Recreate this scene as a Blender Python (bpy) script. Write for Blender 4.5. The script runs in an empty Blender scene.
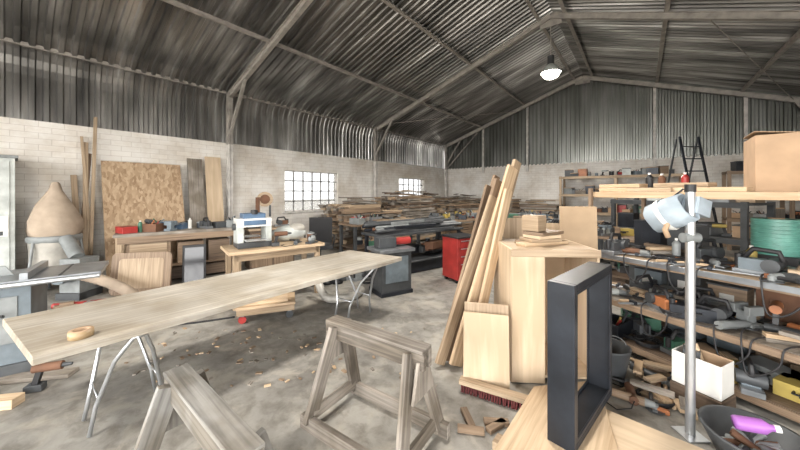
import bpy, math, random
from mathutils import Matrix, Vector
R=random.Random(7)
CA,SA=0.786,0.6182
ROT=Matrix.Rotation(math.atan2(SA,CA),4,'Z')   # camera frame (u image right, w camera depth; coordinates from image pixels) -> building frame

# ---------------- materials ----------------
def newmat(name):
    m=bpy.data.materials.new(name); m.use_nodes=True
    nt=m.node_tree; return m,nt,nt.nodes,nt.links,nt.nodes['Principled BSDF']
def c4(c): return (c[0],c[1],c[2],1)
def PM(name,col,rough=.6,metal=0,var=.3,scale=6,bump=0.0,emit=0):
    m,nt,N,L,b=newmat(name)
    tc=N.new('ShaderNodeTexCoord'); no=N.new('ShaderNodeTexNoise'); no.inputs['Scale'].default_value=scale; no.inputs['Detail'].default_value=6
    L.new(tc.outputs['Object'],no.inputs['Vector'])
    cr=N.new('ShaderNodeValToRGB'); cr.color_ramp.elements[0].position=.3; cr.color_ramp.elements[1].position=.7
    cr.color_ramp.elements[0].color=c4([x*(1-var) for x in col]); cr.color_ramp.elements[1].color=c4([min(1,x*(1+var*.6)) for x in col])
    L.new(no.outputs['Fac'],cr.inputs['Fac']); L.new(cr.outputs['Color'],b.inputs['Base Color'])
    b.inputs['Roughness'].default_value=rough; b.inputs['Metallic'].default_value=metal
    if bump:
        bp=N.new('ShaderNodeBump'); bp.inputs['Strength'].default_value=bump; bp.inputs['Distance'].default_value=.01
        L.new(no.outputs['Fac'],bp.inputs['Height']); L.new(bp.outputs['Normal'],b.inputs['Normal'])
    if emit:
        b.inputs['Emission Color'].default_value=c4(col); b.inputs['Emission Strength'].default_value=emit
    return m
def WOOD(name,c1,c2,rough=.6,su=1.2,sv=30,stain=None):
    m,nt,N,L,b=newmat(name)
    uv=N.new('ShaderNodeUVMap'); mp=N.new('ShaderNodeMapping'); mp.inputs['Scale'].default_value=(su,sv,1)
    no=N.new('ShaderNodeTexNoise'); no.inputs['Scale'].default_value=1.5; no.inputs['Detail'].default_value=7; no.inputs['Distortion'].default_value=.6
    L.new(uv.outputs['UV'],mp.inputs['Vector']); L.new(mp.outputs['Vector'],no.inputs['Vector'])
    n2=N.new('ShaderNodeTexNoise'); n2.inputs['Scale'].default_value=.9; n2.inputs['Detail'].default_value=2
    L.new(uv.outputs['UV'],n2.inputs['Vector'])
    ma=N.new('ShaderNodeMath'); ma.operation='MULTIPLY_ADD'; ma.inputs[1].default_value=.5; 
    L.new(n2.outputs['Fac'],ma.inputs[0]); 
    mb_=N.new('ShaderNodeMath'); mb_.operation='MULTIPLY'; mb_.inputs[1].default_value=.5; L.new(no.outputs['Fac'],mb_.inputs[0]); L.new(mb_.outputs[0],ma.inputs[2])
    cr=N.new('ShaderNodeValToRGB'); cr.color_ramp.elements[0].position=.40; cr.color_ramp.elements[1].position=.60
    cr.color_ramp.elements[0].color=c4(c1); cr.color_ramp.elements[1].color=c4(c2)
    L.new(ma.outputs[0],cr.inputs['Fac']); out=cr.outputs['Color']
    if stain:
        n3=N.new('ShaderNodeTexNoise'); n3.inputs['Scale'].default_value=2.6; n3.inputs['Detail'].default_value=8; L.new(uv.outputs['UV'],n3.inputs['Vector'])
        c3=N.new('ShaderNodeValToRGB'); c3.color_ramp.elements[0].position=.42; c3.color_ramp.elements[0].color=c4(stain); c3.color_ramp.elements[1].position=.6; c3.color_ramp.elements[1].color=(1,1,1,1); L.new(n3.outputs['Fac'],c3.inputs['Fac'])
        mx=N.new('ShaderNodeMix'); mx.data_type='RGBA'; mx.blend_type='MULTIPLY'; mx.inputs[0].default_value=1; L.new(out,mx.inputs[6]); L.new(c3.outputs['Color'],mx.inputs[7]); out=mx.outputs[2]
    L.new(out,b.inputs['Base Color'])
    bp=N.new('ShaderNodeBump'); bp.inputs['Strength'].default_value=.25; bp.inputs['Distance'].default_value=.004
    L.new(no.outputs['Fac'],bp.inputs['Height']); L.new(bp.outputs['Normal'],b.inputs['Normal'])
    b.inputs['Roughness'].default_value=rough
    return m
def OSBM():
    m,nt,N,L,b=newmat('osb')
    uv=N.new('ShaderNodeUVMap'); vo=N.new('ShaderNodeTexVoronoi'); vo.inputs['Scale'].default_value=15; vo.inputs['Randomness'].default_value=1
    mp=N.new('ShaderNodeMapping'); mp.inputs['Scale'].default_value=(1,2.2,1); mp.inputs['Rotation'].default_value=(0,0,.5)
    nd=N.new('ShaderNodeTexNoise'); nd.inputs['Scale'].default_value=9; mxv=N.new('ShaderNodeMix'); mxv.data_type='RGBA'; mxv.inputs[0].default_value=.06
    L.new(uv.outputs['UV'],nd.inputs['Vector']); L.new(uv.outputs['UV'],mxv.inputs[6]); L.new(nd.outputs['Color'],mxv.inputs[7]); L.new(mxv.outputs[2],mp.inputs['Vector']); L.new(mp.outputs['Vector'],vo.inputs['Vector'])
    cr=N.new('ShaderNodeValToRGB'); e=cr.color_ramp.elements; e[0].color=(.29,.19,.11,1); e[1].color=(.52,.385,.255,1); x=e.new(.5); x.color=(.41,.285,.175,1)
    sp=N.new('ShaderNodeSeparateColor'); L.new(vo.outputs['Color'],sp.inputs[0]); L.new(sp.outputs[0],cr.inputs['Fac']); L.new(cr.outputs['Color'],b.inputs['Base Color'])
    b.inputs['Roughness'].default_value=.75; return m
def BRICK(name,axis):
    m,nt,N,L,b=newmat(name)
    s=N.new('ShaderNodeSeparateXYZ'); c=N.new('ShaderNodeCombineXYZ')
    geo=N.new('ShaderNodeNewGeometry'); L.new(geo.outputs['Position'],s.inputs[0]); L.new(s.outputs[axis],c.inputs[0]); L.new(s.outputs[2],c.inputs[1])
    br=N.new('ShaderNodeTexBrick'); br.inputs['Scale'].default_value=1; br.inputs['Brick Width'].default_value=.30; br.inputs['Row Height'].default_value=.10; br.inputs['Mortar Size'].default_value=.005; br.inputs['Mortar Smooth'].default_value=.6
    br.inputs['Color1'].default_value=(.87,.84,.79,1); br.inputs['Color2'].default_value=(.81,.785,.74,1); br.inputs['Mortar'].default_value=(.64,.60,.55,1)
    L.new(c.outputs[0],br.inputs['Vector'])
    no=N.new('ShaderNodeTexNoise'); no.inputs['Scale'].default_value=1.0; no.inputs['Detail'].default_value=9; no.inputs['Roughness'].default_value=.65; L.new(c.outputs[0],no.inputs['Vector'])
    cr=N.new('ShaderNodeValToRGB'); cr.color_ramp.elements[0].position=.36; cr.color_ramp.elements[0].color=(.70,.64,.57,1); cr.color_ramp.elements[1].position=.56; cr.color_ramp.elements[1].color=(1,1,1,1)
    L.new(no.outputs['Fac'],cr.inputs['Fac'])
    mx=N.new('ShaderNodeMix'); mx.data_type='RGBA'; mx.blend_type='MULTIPLY'; mx.inputs[0].default_value=.8
    L.new(br.outputs['Color'],mx.inputs[6]); L.new(cr.outputs['Color'],mx.inputs[7]); L.new(mx.outputs[2],b.inputs['Base Color'])
    bp=N.new('ShaderNodeBump'); bp.invert=True; bp.inputs['Strength'].default_value=.35; bp.inputs['Distance'].default_value=.008
    L.new(br.outputs['Fac'],bp.inputs['Height']); L.new(bp.outputs['Normal'],b.inputs['Normal']); b.inputs['Roughness'].default_value=.8
    return m
def CONC():
    m,nt,N,L,b=newmat('concrete_floor')
    tc=N.new('ShaderNodeTexCoord')
    def nz(s,d=8,dist=0):
        n=N.new('ShaderNodeTexNoise'); n.inputs['Scale'].default_value=s; n.inputs['Detail'].default_value=d; n.inputs['Distortion'].default_value=dist; n.inputs['Roughness'].default_value=.62; L.new(tc.outputs['Object'],n.inputs['Vector']); return n
    a=nz(1.1,12,.2); f=nz(7,12,.3); g=nz(60,4); h=nz(3.2,12,.5)
    def ramp(src,els):
        cr=N.new('ShaderNodeValToRGB'); e=cr.color_ramp.elements; e[0].position=els[0][0]; e[0].color=c4(els[0][1]); e[1].position=els[-1][0]; e[1].color=c4(els[-1][1])
        for p,c in els[1:-1]: x=e.new(p); x.color=c4(c)
        L.new(src.outputs['Fac'],cr.inputs['Fac']); return cr
    cr=ramp(a,[(.33,(.19,.18,.165)),(.5,(.30,.288,.262)),(.66,(.42,.405,.37))])
    cr2=ramp(f,[(.36,(.56,.54,.51)),(.56,(1,1,1))])
    mx=N.new('ShaderNodeMix'); mx.data_type='RGBA'; mx.blend_type='MULTIPLY'; mx.inputs[0].default_value=.85
    L.new(cr.outputs['Color'],mx.inputs[6]); L.new(cr2.outputs['Color'],mx.inputs[7])
    du=ramp(h,[(.50,(0,0,0)),(.68,(.7,.7,.7))])
    mx2=N.new('ShaderNodeMix'); mx2.data_type='RGBA'; L.new(du.outputs['Color'],mx2.inputs[0]); L.new(mx.outputs[2],mx2.inputs[6]); mx2.inputs[7].default_value=(.47,.43,.365,1)
    L.new(mx2.outputs[2],b.inputs['Base Color'])
    bp=N.new('ShaderNodeBump'); bp.inputs['Strength'].default_value=.2; bp.inputs['Distance'].default_value=.005; L.new(g.outputs['Fac'],bp.inputs['Height']); L.new(bp.outputs['Normal'],b.inputs['Normal'])
    mr=N.new('ShaderNodeMapRange'); mr.inputs['To Min'].default_value=.4; mr.inputs['To Max'].default_value=.8; L.new(f.outputs['Fac'],mr.inputs['Value']); L.new(mr.outputs[0],b.inputs['Roughness'])
    return m
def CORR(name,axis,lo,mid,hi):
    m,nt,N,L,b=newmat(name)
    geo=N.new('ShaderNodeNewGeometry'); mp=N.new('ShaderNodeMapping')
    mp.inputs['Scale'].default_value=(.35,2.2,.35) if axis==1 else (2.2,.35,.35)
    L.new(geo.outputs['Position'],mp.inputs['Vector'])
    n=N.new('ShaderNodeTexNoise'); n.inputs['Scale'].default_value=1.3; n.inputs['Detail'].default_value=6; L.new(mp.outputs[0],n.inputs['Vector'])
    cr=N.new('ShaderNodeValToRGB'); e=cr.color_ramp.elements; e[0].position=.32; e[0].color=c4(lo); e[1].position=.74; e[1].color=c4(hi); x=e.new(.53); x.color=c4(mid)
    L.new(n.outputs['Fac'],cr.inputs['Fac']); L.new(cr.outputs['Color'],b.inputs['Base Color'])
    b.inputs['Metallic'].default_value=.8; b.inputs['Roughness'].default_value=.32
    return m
def GLASS():
    m,nt,N,L,b=newmat('dimming_window_glass'); out=N['Material Output']
    tr=N.new('ShaderNodeBsdfTransparent'); tr.inputs[0].default_value=(.39,.395,.40,1)  # dark tint added to dim the bright sky so the muntins show
    b.inputs['Base Color'].default_value=(.6,.6,.58,1); b.inputs['Roughness'].default_value=.3
    mx=N.new('ShaderNodeMixShader'); mx.inputs[0].default_value=.12; L.new(tr.outputs[0],mx.inputs[1]); L.new(b.outputs[0],mx.inputs[2]); L.new(mx.outputs[0],out.inputs[0]); return m

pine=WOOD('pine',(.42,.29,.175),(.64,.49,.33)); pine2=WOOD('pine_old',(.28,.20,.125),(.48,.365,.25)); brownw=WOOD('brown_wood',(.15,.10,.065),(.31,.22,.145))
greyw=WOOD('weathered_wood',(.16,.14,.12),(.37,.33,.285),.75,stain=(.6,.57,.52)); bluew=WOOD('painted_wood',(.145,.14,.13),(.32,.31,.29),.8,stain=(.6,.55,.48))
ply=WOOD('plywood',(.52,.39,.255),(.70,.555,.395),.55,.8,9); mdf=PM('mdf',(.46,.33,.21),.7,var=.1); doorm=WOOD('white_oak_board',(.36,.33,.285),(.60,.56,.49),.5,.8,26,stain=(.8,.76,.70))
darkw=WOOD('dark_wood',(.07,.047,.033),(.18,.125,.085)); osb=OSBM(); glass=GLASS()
brL=BRICK('painted_brick_side',1); brG=BRICK('painted_brick_gable',0); conc=CONC()
roofm=CORR('galvanised_roof_sheet',1,(.11,.109,.106),(.28,.273,.263),(.74,.74,.73)); gabm=CORR('galvanised_wall_sheet',0,(.13,.135,.12),(.20,.205,.19),(.29,.30,.28))  # roof streaks: sheet-to-sheet tone plus bright highlights put into the hi colour
steel=PM('painted_steel_beam',(.42,.39,.355),.5,.2); steelw=PM('white_steel',(.66,.63,.59),.5,0); mull=PM('window_steel',(.34,.34,.33),.5,0); galv=PM('galvanised_tube',(.58,.60,.62),.3,.8,.15)
black=PM('black_steel',(.024,.028,.036),.38,.3,.4); blackp=PM('black_plastic',(.02,.02,.022),.5); dgrey=PM('dark_grey',(.07,.075,.08),.5,.2); grey=PM('machine_grey',(.24,.255,.255),.5,.1); lgrey=PM('light_grey',(.50,.53,.51),.5)
cast=PM('cast_iron',(.30,.32,.34),.35,.6); blue=PM('machine_blue',(.08,.14,.23),.45); lblue=PM('blue_grey',(.16,.195,.22),.5); white=PM('white_plastic',(.75,.74,.70),.45,var=.08)
red=PM('red_paint',(.36,.035,.03),.4); dred=PM('bristle_red',(.14,.03,.03),.8); orange=PM('orange_plastic',(.40,.15,.06),.45); yellow=PM('yellow_plastic',(.45,.34,.09),.45)
green=PM('green_plastic',(.06,.17,.11),.45); teal=PM('teal_wrap',(.11,.31,.25),.35); tealr=PM('teal_wrap_edge',(.14,.37,.31),.3); purple=PM('purple_plastic',(.36,.13,.44),.4,var=.1); card=PM('cardboard',(.44,.30,.19),.8,var=.15); tan=PM('tan_cloth',(.40,.32,.245),.9,var=.2,bump=.4)
clear=PM('dusty_plastic',(.42,.40,.36),.3,var=.3); bluep=PM('blue_paper',(.40,.47,.53),.6); rust=PM('rust',(.17,.085,.05),.8,.2); glassb=PM('screen',(.02,.02,.025),.1)
lampm=PM('lamp_glow',(1,.93,.82),.5,0,0,emit=30)
WOODS=[pine,pine2,brownw,greyw,pine2,brownw]
COLS=[red,orange,green,black,black,dgrey,grey,yellow,lblue,lgrey,dgrey,grey,card,rust,black,dgrey,cast,brownw,blackp,pine2,dgrey,greyw]

# ---------------- mesh builder ----------------
class MB:
    def __init__(s): s.V=[];s.F=[];s.MI=[];s.UV=[];s.SM=[];s.mats=[];s.T=Matrix.Identity(4)
    def mi(s,m):
        if m not in s.mats: s.mats.append(m)
        return s.mats.index(m)
    def add(s,vs,fs,mat,uvs=None,smooth=False,T=None):
        T=s.T if T is None else s.T@T
        o=len(s.V); s.V+= [T@Vector(v) for v in vs]; k=s.mi(mat)
        ou,ov=R.uniform(0,60),R.uniform(0,60)
        for i,f in enumerate(fs):
            s.F.append([o+j for j in f]); s.MI.append(k); s.SM.append(smooth)
            if uvs: s.UV.append([(a+ou,b+ov) for a,b in uvs[i]])
            else: s.UV.append([(vs[j][0]+vs[j][1]+ou,vs[j][2]+ov) for j in f])
        return s
    def at(s,x,y,z=0,a=0,rx=0,ry=0,sc=1):
        s.T=Matrix.Translation((x,y,z))@Matrix.Rotation(math.radians(a),4,'Z')@Matrix.Rotation(math.radians(ry),4,'Y')@Matrix.Rotation(math.radians(rx),4,'X')@Matrix.Scale(sc,4); return s
    def box(s,c,d,mat,T=None,rz=0,rx=0,ry=0):
        h=[x/2 for x in d]; vs=[(x*h[0],y*h[1],z*h[2]) for x in(-1,1) for y in(-1,1) for z in(-1,1)]
        fs=[(0,1,3,2),(4,6,7,5),(0,4,5,1),(2,3,7,6),(0,2,6,4),(1,5,7,3)]; nax=[0,0,1,1,2,2]; Lx=max(range(3),key=lambda i:d[i]); uvs=[]
        for f,n in zip(fs,nax):
            ax=[i for i in range(3) if i!=n]
            if ax[1]==Lx: ax=ax[::-1]
            uvs.append([(vs[j][ax[0]],vs[j][ax[1]]) for j in f])
        M_=Matrix.Translation(c)@(T or (Matrix.Rotation(math.radians(rz),4,'Z')@Matrix.Rotation(math.radians(ry),4,'Y')@Matrix.Rotation(math.radians(rx),4,'X')))
        return s.add(vs,fs,mat,uvs,T=M_)
    def basis(s,p1,p2,up=(0,0,1)):
        p1=Vector(p1);p2=Vector(p2); x=(p2-p1).normalized(); up=Vector(up)
        if abs(x.dot(up))>.98: up=Vector((0,1,0)) if abs(x.y)<.9 else Vector((1,0,0))
        y=up.cross(x).normalized(); z=x.cross(y)
        return Matrix((x,y,z)).transposed().to_4x4(),(p1+p2)/2,(p2-p1).length
    def beam(s,p1,p2,w,h,mat,up=(0,0,1)):
        B,c,l=s.basis(p1,p2,up); return s.box(c,(l,w,h),mat,T=B)
    def ibeam(s,p1,p2,w,h,mat,up=(0,0,1),t=.012):
        B,c,l=s.basis(p1,p2,up)
        s.box(c,(l,t,h),mat,T=B)
        for k in(-1,1):
            s.box(Vector(c)+B.to_3x3()@Vector((0,0,k*(h/2-t/2))),(l,w,t),mat,T=B)
    def cyl(s,p1,p2,r,mat,r2=None,seg=14,cap=True):
        r2=r if r2 is None else r2; B,c,l=s.basis(p1,p2); vs=[];fs=[];uvs=[]
        for e,rr in((-l/2,r),(l/2,r2)):
            for i in range(seg):
                a=2*math.pi*i/seg; vs.append((e,rr*math.cos(a),rr*math.sin(a)))
        for i in range(seg):
            j=(i+1)%seg; fs.append((i,j,seg+j,seg+i)); q=2*math.pi*r/seg; uvs.append([(-l/2,i*q),(-l/2,(i+1)*q),(l/2,(i+1)*q),(l/2,i*q)])
        M_=Matrix.Translation(c)@B; s.add(vs,fs,mat,uvs,True,T=M_)
        if cap:
            s.add(vs[:seg],[tuple(range(seg))[::-1]],mat,None,False,T=M_); s.add(vs[seg:],[tuple(range(seg))],mat,None,False,T=M_)
        return s
    def tube(s,pts,r,mat,seg=8,closed=False,rf=None):
        P=[Vector(p) for p in pts]; n=len(P); vs=[];fs=[]; prev=None
        for i,p in enumerate(P):
            t=(P[(i+1)%n]-P[i-1]) if closed else (P[min(i+1,n-1)]-P[max(i-1,0)]); t.normalize()
            ref=prev if prev is not None else (Vector((0,0,1)) if abs(t.z)<.9 else Vector((1,0,0)))
            y=(ref-t*ref.dot(t)).normalized(); prev=y; z=t.cross(y); rr=rf(i) if rf else r
            for k in range(seg):
                a=2*math.pi*k/seg; vs.append(tuple(p+y*math.cos(a)*rr+z*math.sin(a)*rr))
        for i in range(n if closed else n-1):
            for k in range(seg):
                a,b=i*seg+k,i*seg+(k+1)%seg; c,d=((i+1)%n)*seg+(k+1)%seg,((i+1)%n)*seg+k; fs.append((a,b,c,d))
        if not closed: fs.append(tuple(range(seg))[::-1]); fs.append(tuple(range((n-1)*seg,n*seg)))
        return s.add(vs,fs,mat,None,True)
    def lathe(s,prof,c,mat,seg=20,T=None,wob=0):
        vs=[];fs=[]
        for r,z in prof:
            for k in range(seg):
                a=2*math.pi*k/seg; rr=r*(1+wob*math.sin(a*5+z*9)); vs.append((rr*math.cos(a),rr*math.sin(a),z))
        for i in range(len(prof)-1):
            for k in range(seg):
                fs.append((i*seg+k,i*seg+(k+1)%seg,(i+1)*seg+(k+1)%seg,(i+1)*seg+k))
        return s.add(vs,fs,mat,None,True,T=Matrix.Translation(c)@(T or Matrix.Identity(4)))
    def quad(s,pts,t,mat):
        n=len(pts); vs=list(pts)+[(p[0],p[1],p[2]-t) for p in pts]; fs=[tuple(range(n)),tuple(range(n,2*n))[::-1]]+[(i,n+i,n+(i+1)%n,(i+1)%n) for i in range(n)]
        p0,p1=Vector(pts[0]),Vector(pts[1]); x=(p1-p0).normalized(); y=Vector((-x.y,x.x,0)); uvs=[]
        for f in fs: uvs.append([((Vector(vs[j])-p0).dot(x),(Vector(vs[j])-p0).dot(y)+vs[j][2]) for j in f])
        return s.add(vs,fs,mat,uvs)
    def prism(s,poly,t,mat,T=None):
        n=len(poly); vs=[(a,-t/2,b) for a,b in poly]+[(a,t/2,b) for a,b in poly]
        fs=[tuple(range(n)),tuple(range(n,2*n))[::-1]]+[(i,n+i,n+(i+1)%n,(i+1)%n) for i in range(n)]
        uvs=[[(vs[j][2],vs[j][0]+vs[j][1]) for j in f] for f in fs]
        return s.add(vs,fs,mat,uvs,T=T)
    def ball(s,c,r,mat,seg=14,T=None):
        prof=[(max(.001,math.cos(t)),math.sin(t)) for t in [math.pi*(i/8-.5) for i in range(9)]]
        S=Matrix.Diagonal((r[0],r[1],r[2],1)); return s.lathe(prof,c,mat,seg,T=(T or Matrix.Identity(4))@S)
    def done(s,name,frame='c',bevel=.003):
        V=[(ROT@v) if frame=='c' else v for v in s.V]
        lo=[min(v[i] for v in V) for i in range(3)]; hi=[max(v[i] for v in V) for i in range(3)]
        o=Vector(((lo[0]+hi[0])/2,(lo[1]+hi[1])/2,lo[2]))
        me=bpy.data.meshes.new(name); me.from_pydata([tuple(v-o) for v in V],[],s.F)
        for m in s.mats: me.materials.append(m)
        uvl=me.uv_layers.new(name='UVMap')
        for p,k,u,sm in zip(me.polygons,s.MI,s.UV,s.SM):
            p.material_index=k; p.use_smooth=sm
            for q in range(len(u)): uvl.data[p.loop_start+q].uv=u[q]
        me.update(); ob=bpy.data.objects.new(name,me); bpy.context.collection.objects.link(ob); ob.location=o
        if bevel:
            b=ob.modifiers.new('bevel','BEVEL'); b.width=bevel; b.segments=1; b.limit_method='ANGLE'; b.angle_limit=math.radians(50)
        return ob

# ---------------- building shell (building frame) ----------------
XL,XR,YB,YG,XRG,ZR,SL=-8.0,4.38,-7.0,14.0,-1.81,6.19,.353
def zr(x): return ZR-SL*abs(x-XRG)
m=MB(); m.box((-1.8,3.5,-.05),(13.2,21.6,.1),conc); m.done('floor','b',0)
m=MB(); m.box((-1.8,3.5,-.2),(120,120,.1),PM('yard_gravel',(.5,.47,.42),.9)); m.done('ground','b',0)
m=MB()
W1=(4.85,6.80,1.03,2.23); W2=(10.1,12.0,1.05,2.2); H=2.8
ys=[YB,W1[0],W1[1],W2[0],W2[1],YG+.2]
for i in (0,2,4): m.box((XL-.11,(ys[i]+ys[i+1])/2,H/2),(.22,ys[i+1]-ys[i],H),brL)
for w in(W1,W2):
    m.box((XL-.11,(w[0]+w[1])/2,w[2]/2),(.22,w[1]-w[0],w[2]),brL); m.box((XL-.11,(w[0]+w[1])/2,(H+w[3])/2),(.22,w[1]-w[0],H-w[3]),brL)
m.done('wall_left','b',0)
for n,w in enumerate((W1,W2),1):
    m=MB(); y0,y1,z0,z1=w
    for a,b in(((y0,z0),(y1,z0)),((y0,z1),(y1,z1)),((y0,z0),(y0,z1)),((y1,z0),(y1,z1))): m.beam((XL-.08,a[0],a[1]),(XL-.08,b[0],b[1]),.05,.06,steelw)
    k=6 if n==1 else 5
    for i in range(1,k): yy=y0+(y1-y0)*i/k; m.box((XL-.07,yy,(z0+z1)/2),(.03,.035,z1-z0),mull)
    for i in range(1,4): zz=z0+(z1-z0)*i/4; m.box((XL-.07,(y0+y1)/2,zz),(.03,y1-y0,.03),mull)
    m.box((XL-.10,(y0+y1)/2,(z0+z1)/2),(.005,y1-y0,z1-z0),glass)
    m.box((XL+.02,(y0+y1)/2,z0-.02),(.10,y1-y0+.1,.04),steelw)
    m.done('window_%d'%n,'b',0)
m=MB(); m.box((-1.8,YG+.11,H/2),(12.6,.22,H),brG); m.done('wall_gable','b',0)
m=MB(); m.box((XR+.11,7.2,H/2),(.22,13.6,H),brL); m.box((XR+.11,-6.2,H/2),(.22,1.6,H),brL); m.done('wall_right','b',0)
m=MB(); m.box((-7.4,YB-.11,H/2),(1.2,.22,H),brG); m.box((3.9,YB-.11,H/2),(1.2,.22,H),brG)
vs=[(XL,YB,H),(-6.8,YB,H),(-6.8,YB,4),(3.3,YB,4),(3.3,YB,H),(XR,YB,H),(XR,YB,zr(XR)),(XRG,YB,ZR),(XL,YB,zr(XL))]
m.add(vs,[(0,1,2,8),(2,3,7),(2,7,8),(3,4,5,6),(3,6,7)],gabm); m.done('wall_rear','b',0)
def corr(path,y0,y1,mat,name,pitch=.16,dep=.035):
    P=[Vector((a,0,b)) for a,b in path]; n=len(P); nr=[]
    for i in range(n):
        t=(P[min(i+1,n-1)]-P[max(i-1,0)]).normalized(); nr.append(Vector((-t.z,0,t.x)))
    cols=[]; y=y0
    while y<y1:
        for f,d in((0,0),(.38,0),(.5,1),(.88,1)): cols.append((y+f*pitch,d*dep))
        y+=pitch
    vs=[];fs=[]
    for yy,d in cols:
        for p,q in zip(P,nr): v=p+q*d; vs.append((v.x,yy,v.z))
    for i in range(len(cols)-1):
        for j in range(n-1): fs.append((i*n+j,i*n+j+1,(i+1)*n+j+1,(i+1)*n+j))
    m=MB(); m.add(vs,fs,mat); m.done(name,'b',0)
def bez(a,b,c,n=7): return [((1-t)**2*a[0]+2*t*(1-t)*b[0]+t*t*c[0],(1-t)**2*a[1]+2*t*(1-t)*b[1]+t*t*c[1]) for t in [i/n for i in range(n+1)]]
pathL=[(-8.06,2.74)]+bez((-8.06,3.55),(-8.06,4.06),(-7.5,zr(-7.5)+.06))+[(-5,zr(-5)+.06),(XRG,ZR+.06)]
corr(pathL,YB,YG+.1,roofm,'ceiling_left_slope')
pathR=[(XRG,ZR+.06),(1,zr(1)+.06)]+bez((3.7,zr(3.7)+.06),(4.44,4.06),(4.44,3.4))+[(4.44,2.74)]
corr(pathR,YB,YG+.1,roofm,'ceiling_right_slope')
m=MB(); cols=[]; x=XL
while x<XR:
    for f,d in((0,0),(.38,0),(.5,1),(.88,1)): cols.append((x+f*.16,d*.035))
    x+=.16
vs=[];fs=[]
for xx,d in cols: vs+=[(xx,YG+.02-d,2.76),(xx,YG+.02-d,zr(xx)+.05)]
for i in range(len(cols)-1): fs.append((2*i,2*i+1,2*i+3,2*i+2))
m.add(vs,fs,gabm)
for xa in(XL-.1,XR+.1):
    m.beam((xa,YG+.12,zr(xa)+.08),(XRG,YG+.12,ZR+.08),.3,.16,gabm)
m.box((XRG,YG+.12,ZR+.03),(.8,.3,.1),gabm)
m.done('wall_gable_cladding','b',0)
m=MB(); m.box((XRG,3.5,ZR+.15),(.7,21.4,.02),gabm); m.done('ceiling_ridge_cap','b',0)
for y in(-1.9,3.3,8.5,13.8):
    m=MB()
    for x,sx in((XL+.14,1),(XR-.14,-1)):
        m.ibeam((x,y,0),(x,y,2.75),.10,.13,steelw,up=(1,0,0)); m.ibeam((x,y,2.75),(x,y,zr(x)-.05),.10,.13,steel,up=(1,0,0))
        m.ibeam((x,y,zr(x)-.12),(XRG,y,ZR-.12),.09,.14,steel)
        m.beam((x,y,2.95),(x+sx*.8,y,zr(x+sx*.8)-.18),.06,.06,steel)
    m.box((XRG,y,ZR-.26),(.5,.015,.24),steel)
    m.done('portal_frame','b',0)
m=MB()
for x in(-7.92,-6,-4,-2.1,-1.5,.4,2.4,4.3):
    m.box((x,3.5,zr(x)-.02),(.05,21,.07),steel)
    m.box((x+.03,3.5,zr(x)-.05),(.05,21,.012),steel)
m.done('ceiling_purlins','b',0)
m=MB()
for x in(-5.9,-3.89,.36,2.5): m.box((x,YG-.10,(2.5+zr(x)-.15)/2),(.08,.08,zr(x)-.15-2.5),steelw)
m.beam((XL+.2,YG-.10,2.85),(-6.2,YG-.10,zr(-6.2)-.2),.05,.05,steel)
m.done('wall_gable_posts','b',0)
m=MB()
for y0,y1 in((-1.9,3.3),(8.5,13.8)):
    m.cyl((-7.4,y0,zr(-7.4)-.12),(-4.4,y1,zr(-4.4)-.12),.012,steel,seg=6); m.cyl((1.0,y0,zr(1.0)-.12),(3.4,y1,zr(3.4)-.12),.012,steel,seg=6)
m.done('ceiling_bracing_rods','b',0)
for y in(-1.9,3.3,8.5):  # far lamp is in view; the nearer two are unseen, added to light the room
    m=MB(); m.cyl((XRG,y,5.9),(XRG,y,4.98),.012,steel,seg=6); m.cyl((XRG,y,5.05),(XRG,y,4.82),.08,dgrey)
    m.lathe([(.08,4.84),(.13,4.80),(.24,4.64),(.25,4.62),(.235,4.62),(.12,4.78)],(XRG,y,0),lgrey); m.ball((XRG,y,4.60),(.20,.20,.13),lampm)
    m.done('high_bay_lamp','b',0)
    l=bpy.data.lights.new('bulb','SPOT'); l.energy=560; l.shadow_soft_size=.3; l.spot_size=math.radians(168); l.spot_blend=.5; l.color=(1,.94,.86); o=bpy.data.objects.new('bulb_light',l); o.location=(XRG,y,4.15); bpy.context.collection.objects.link(o)

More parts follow.
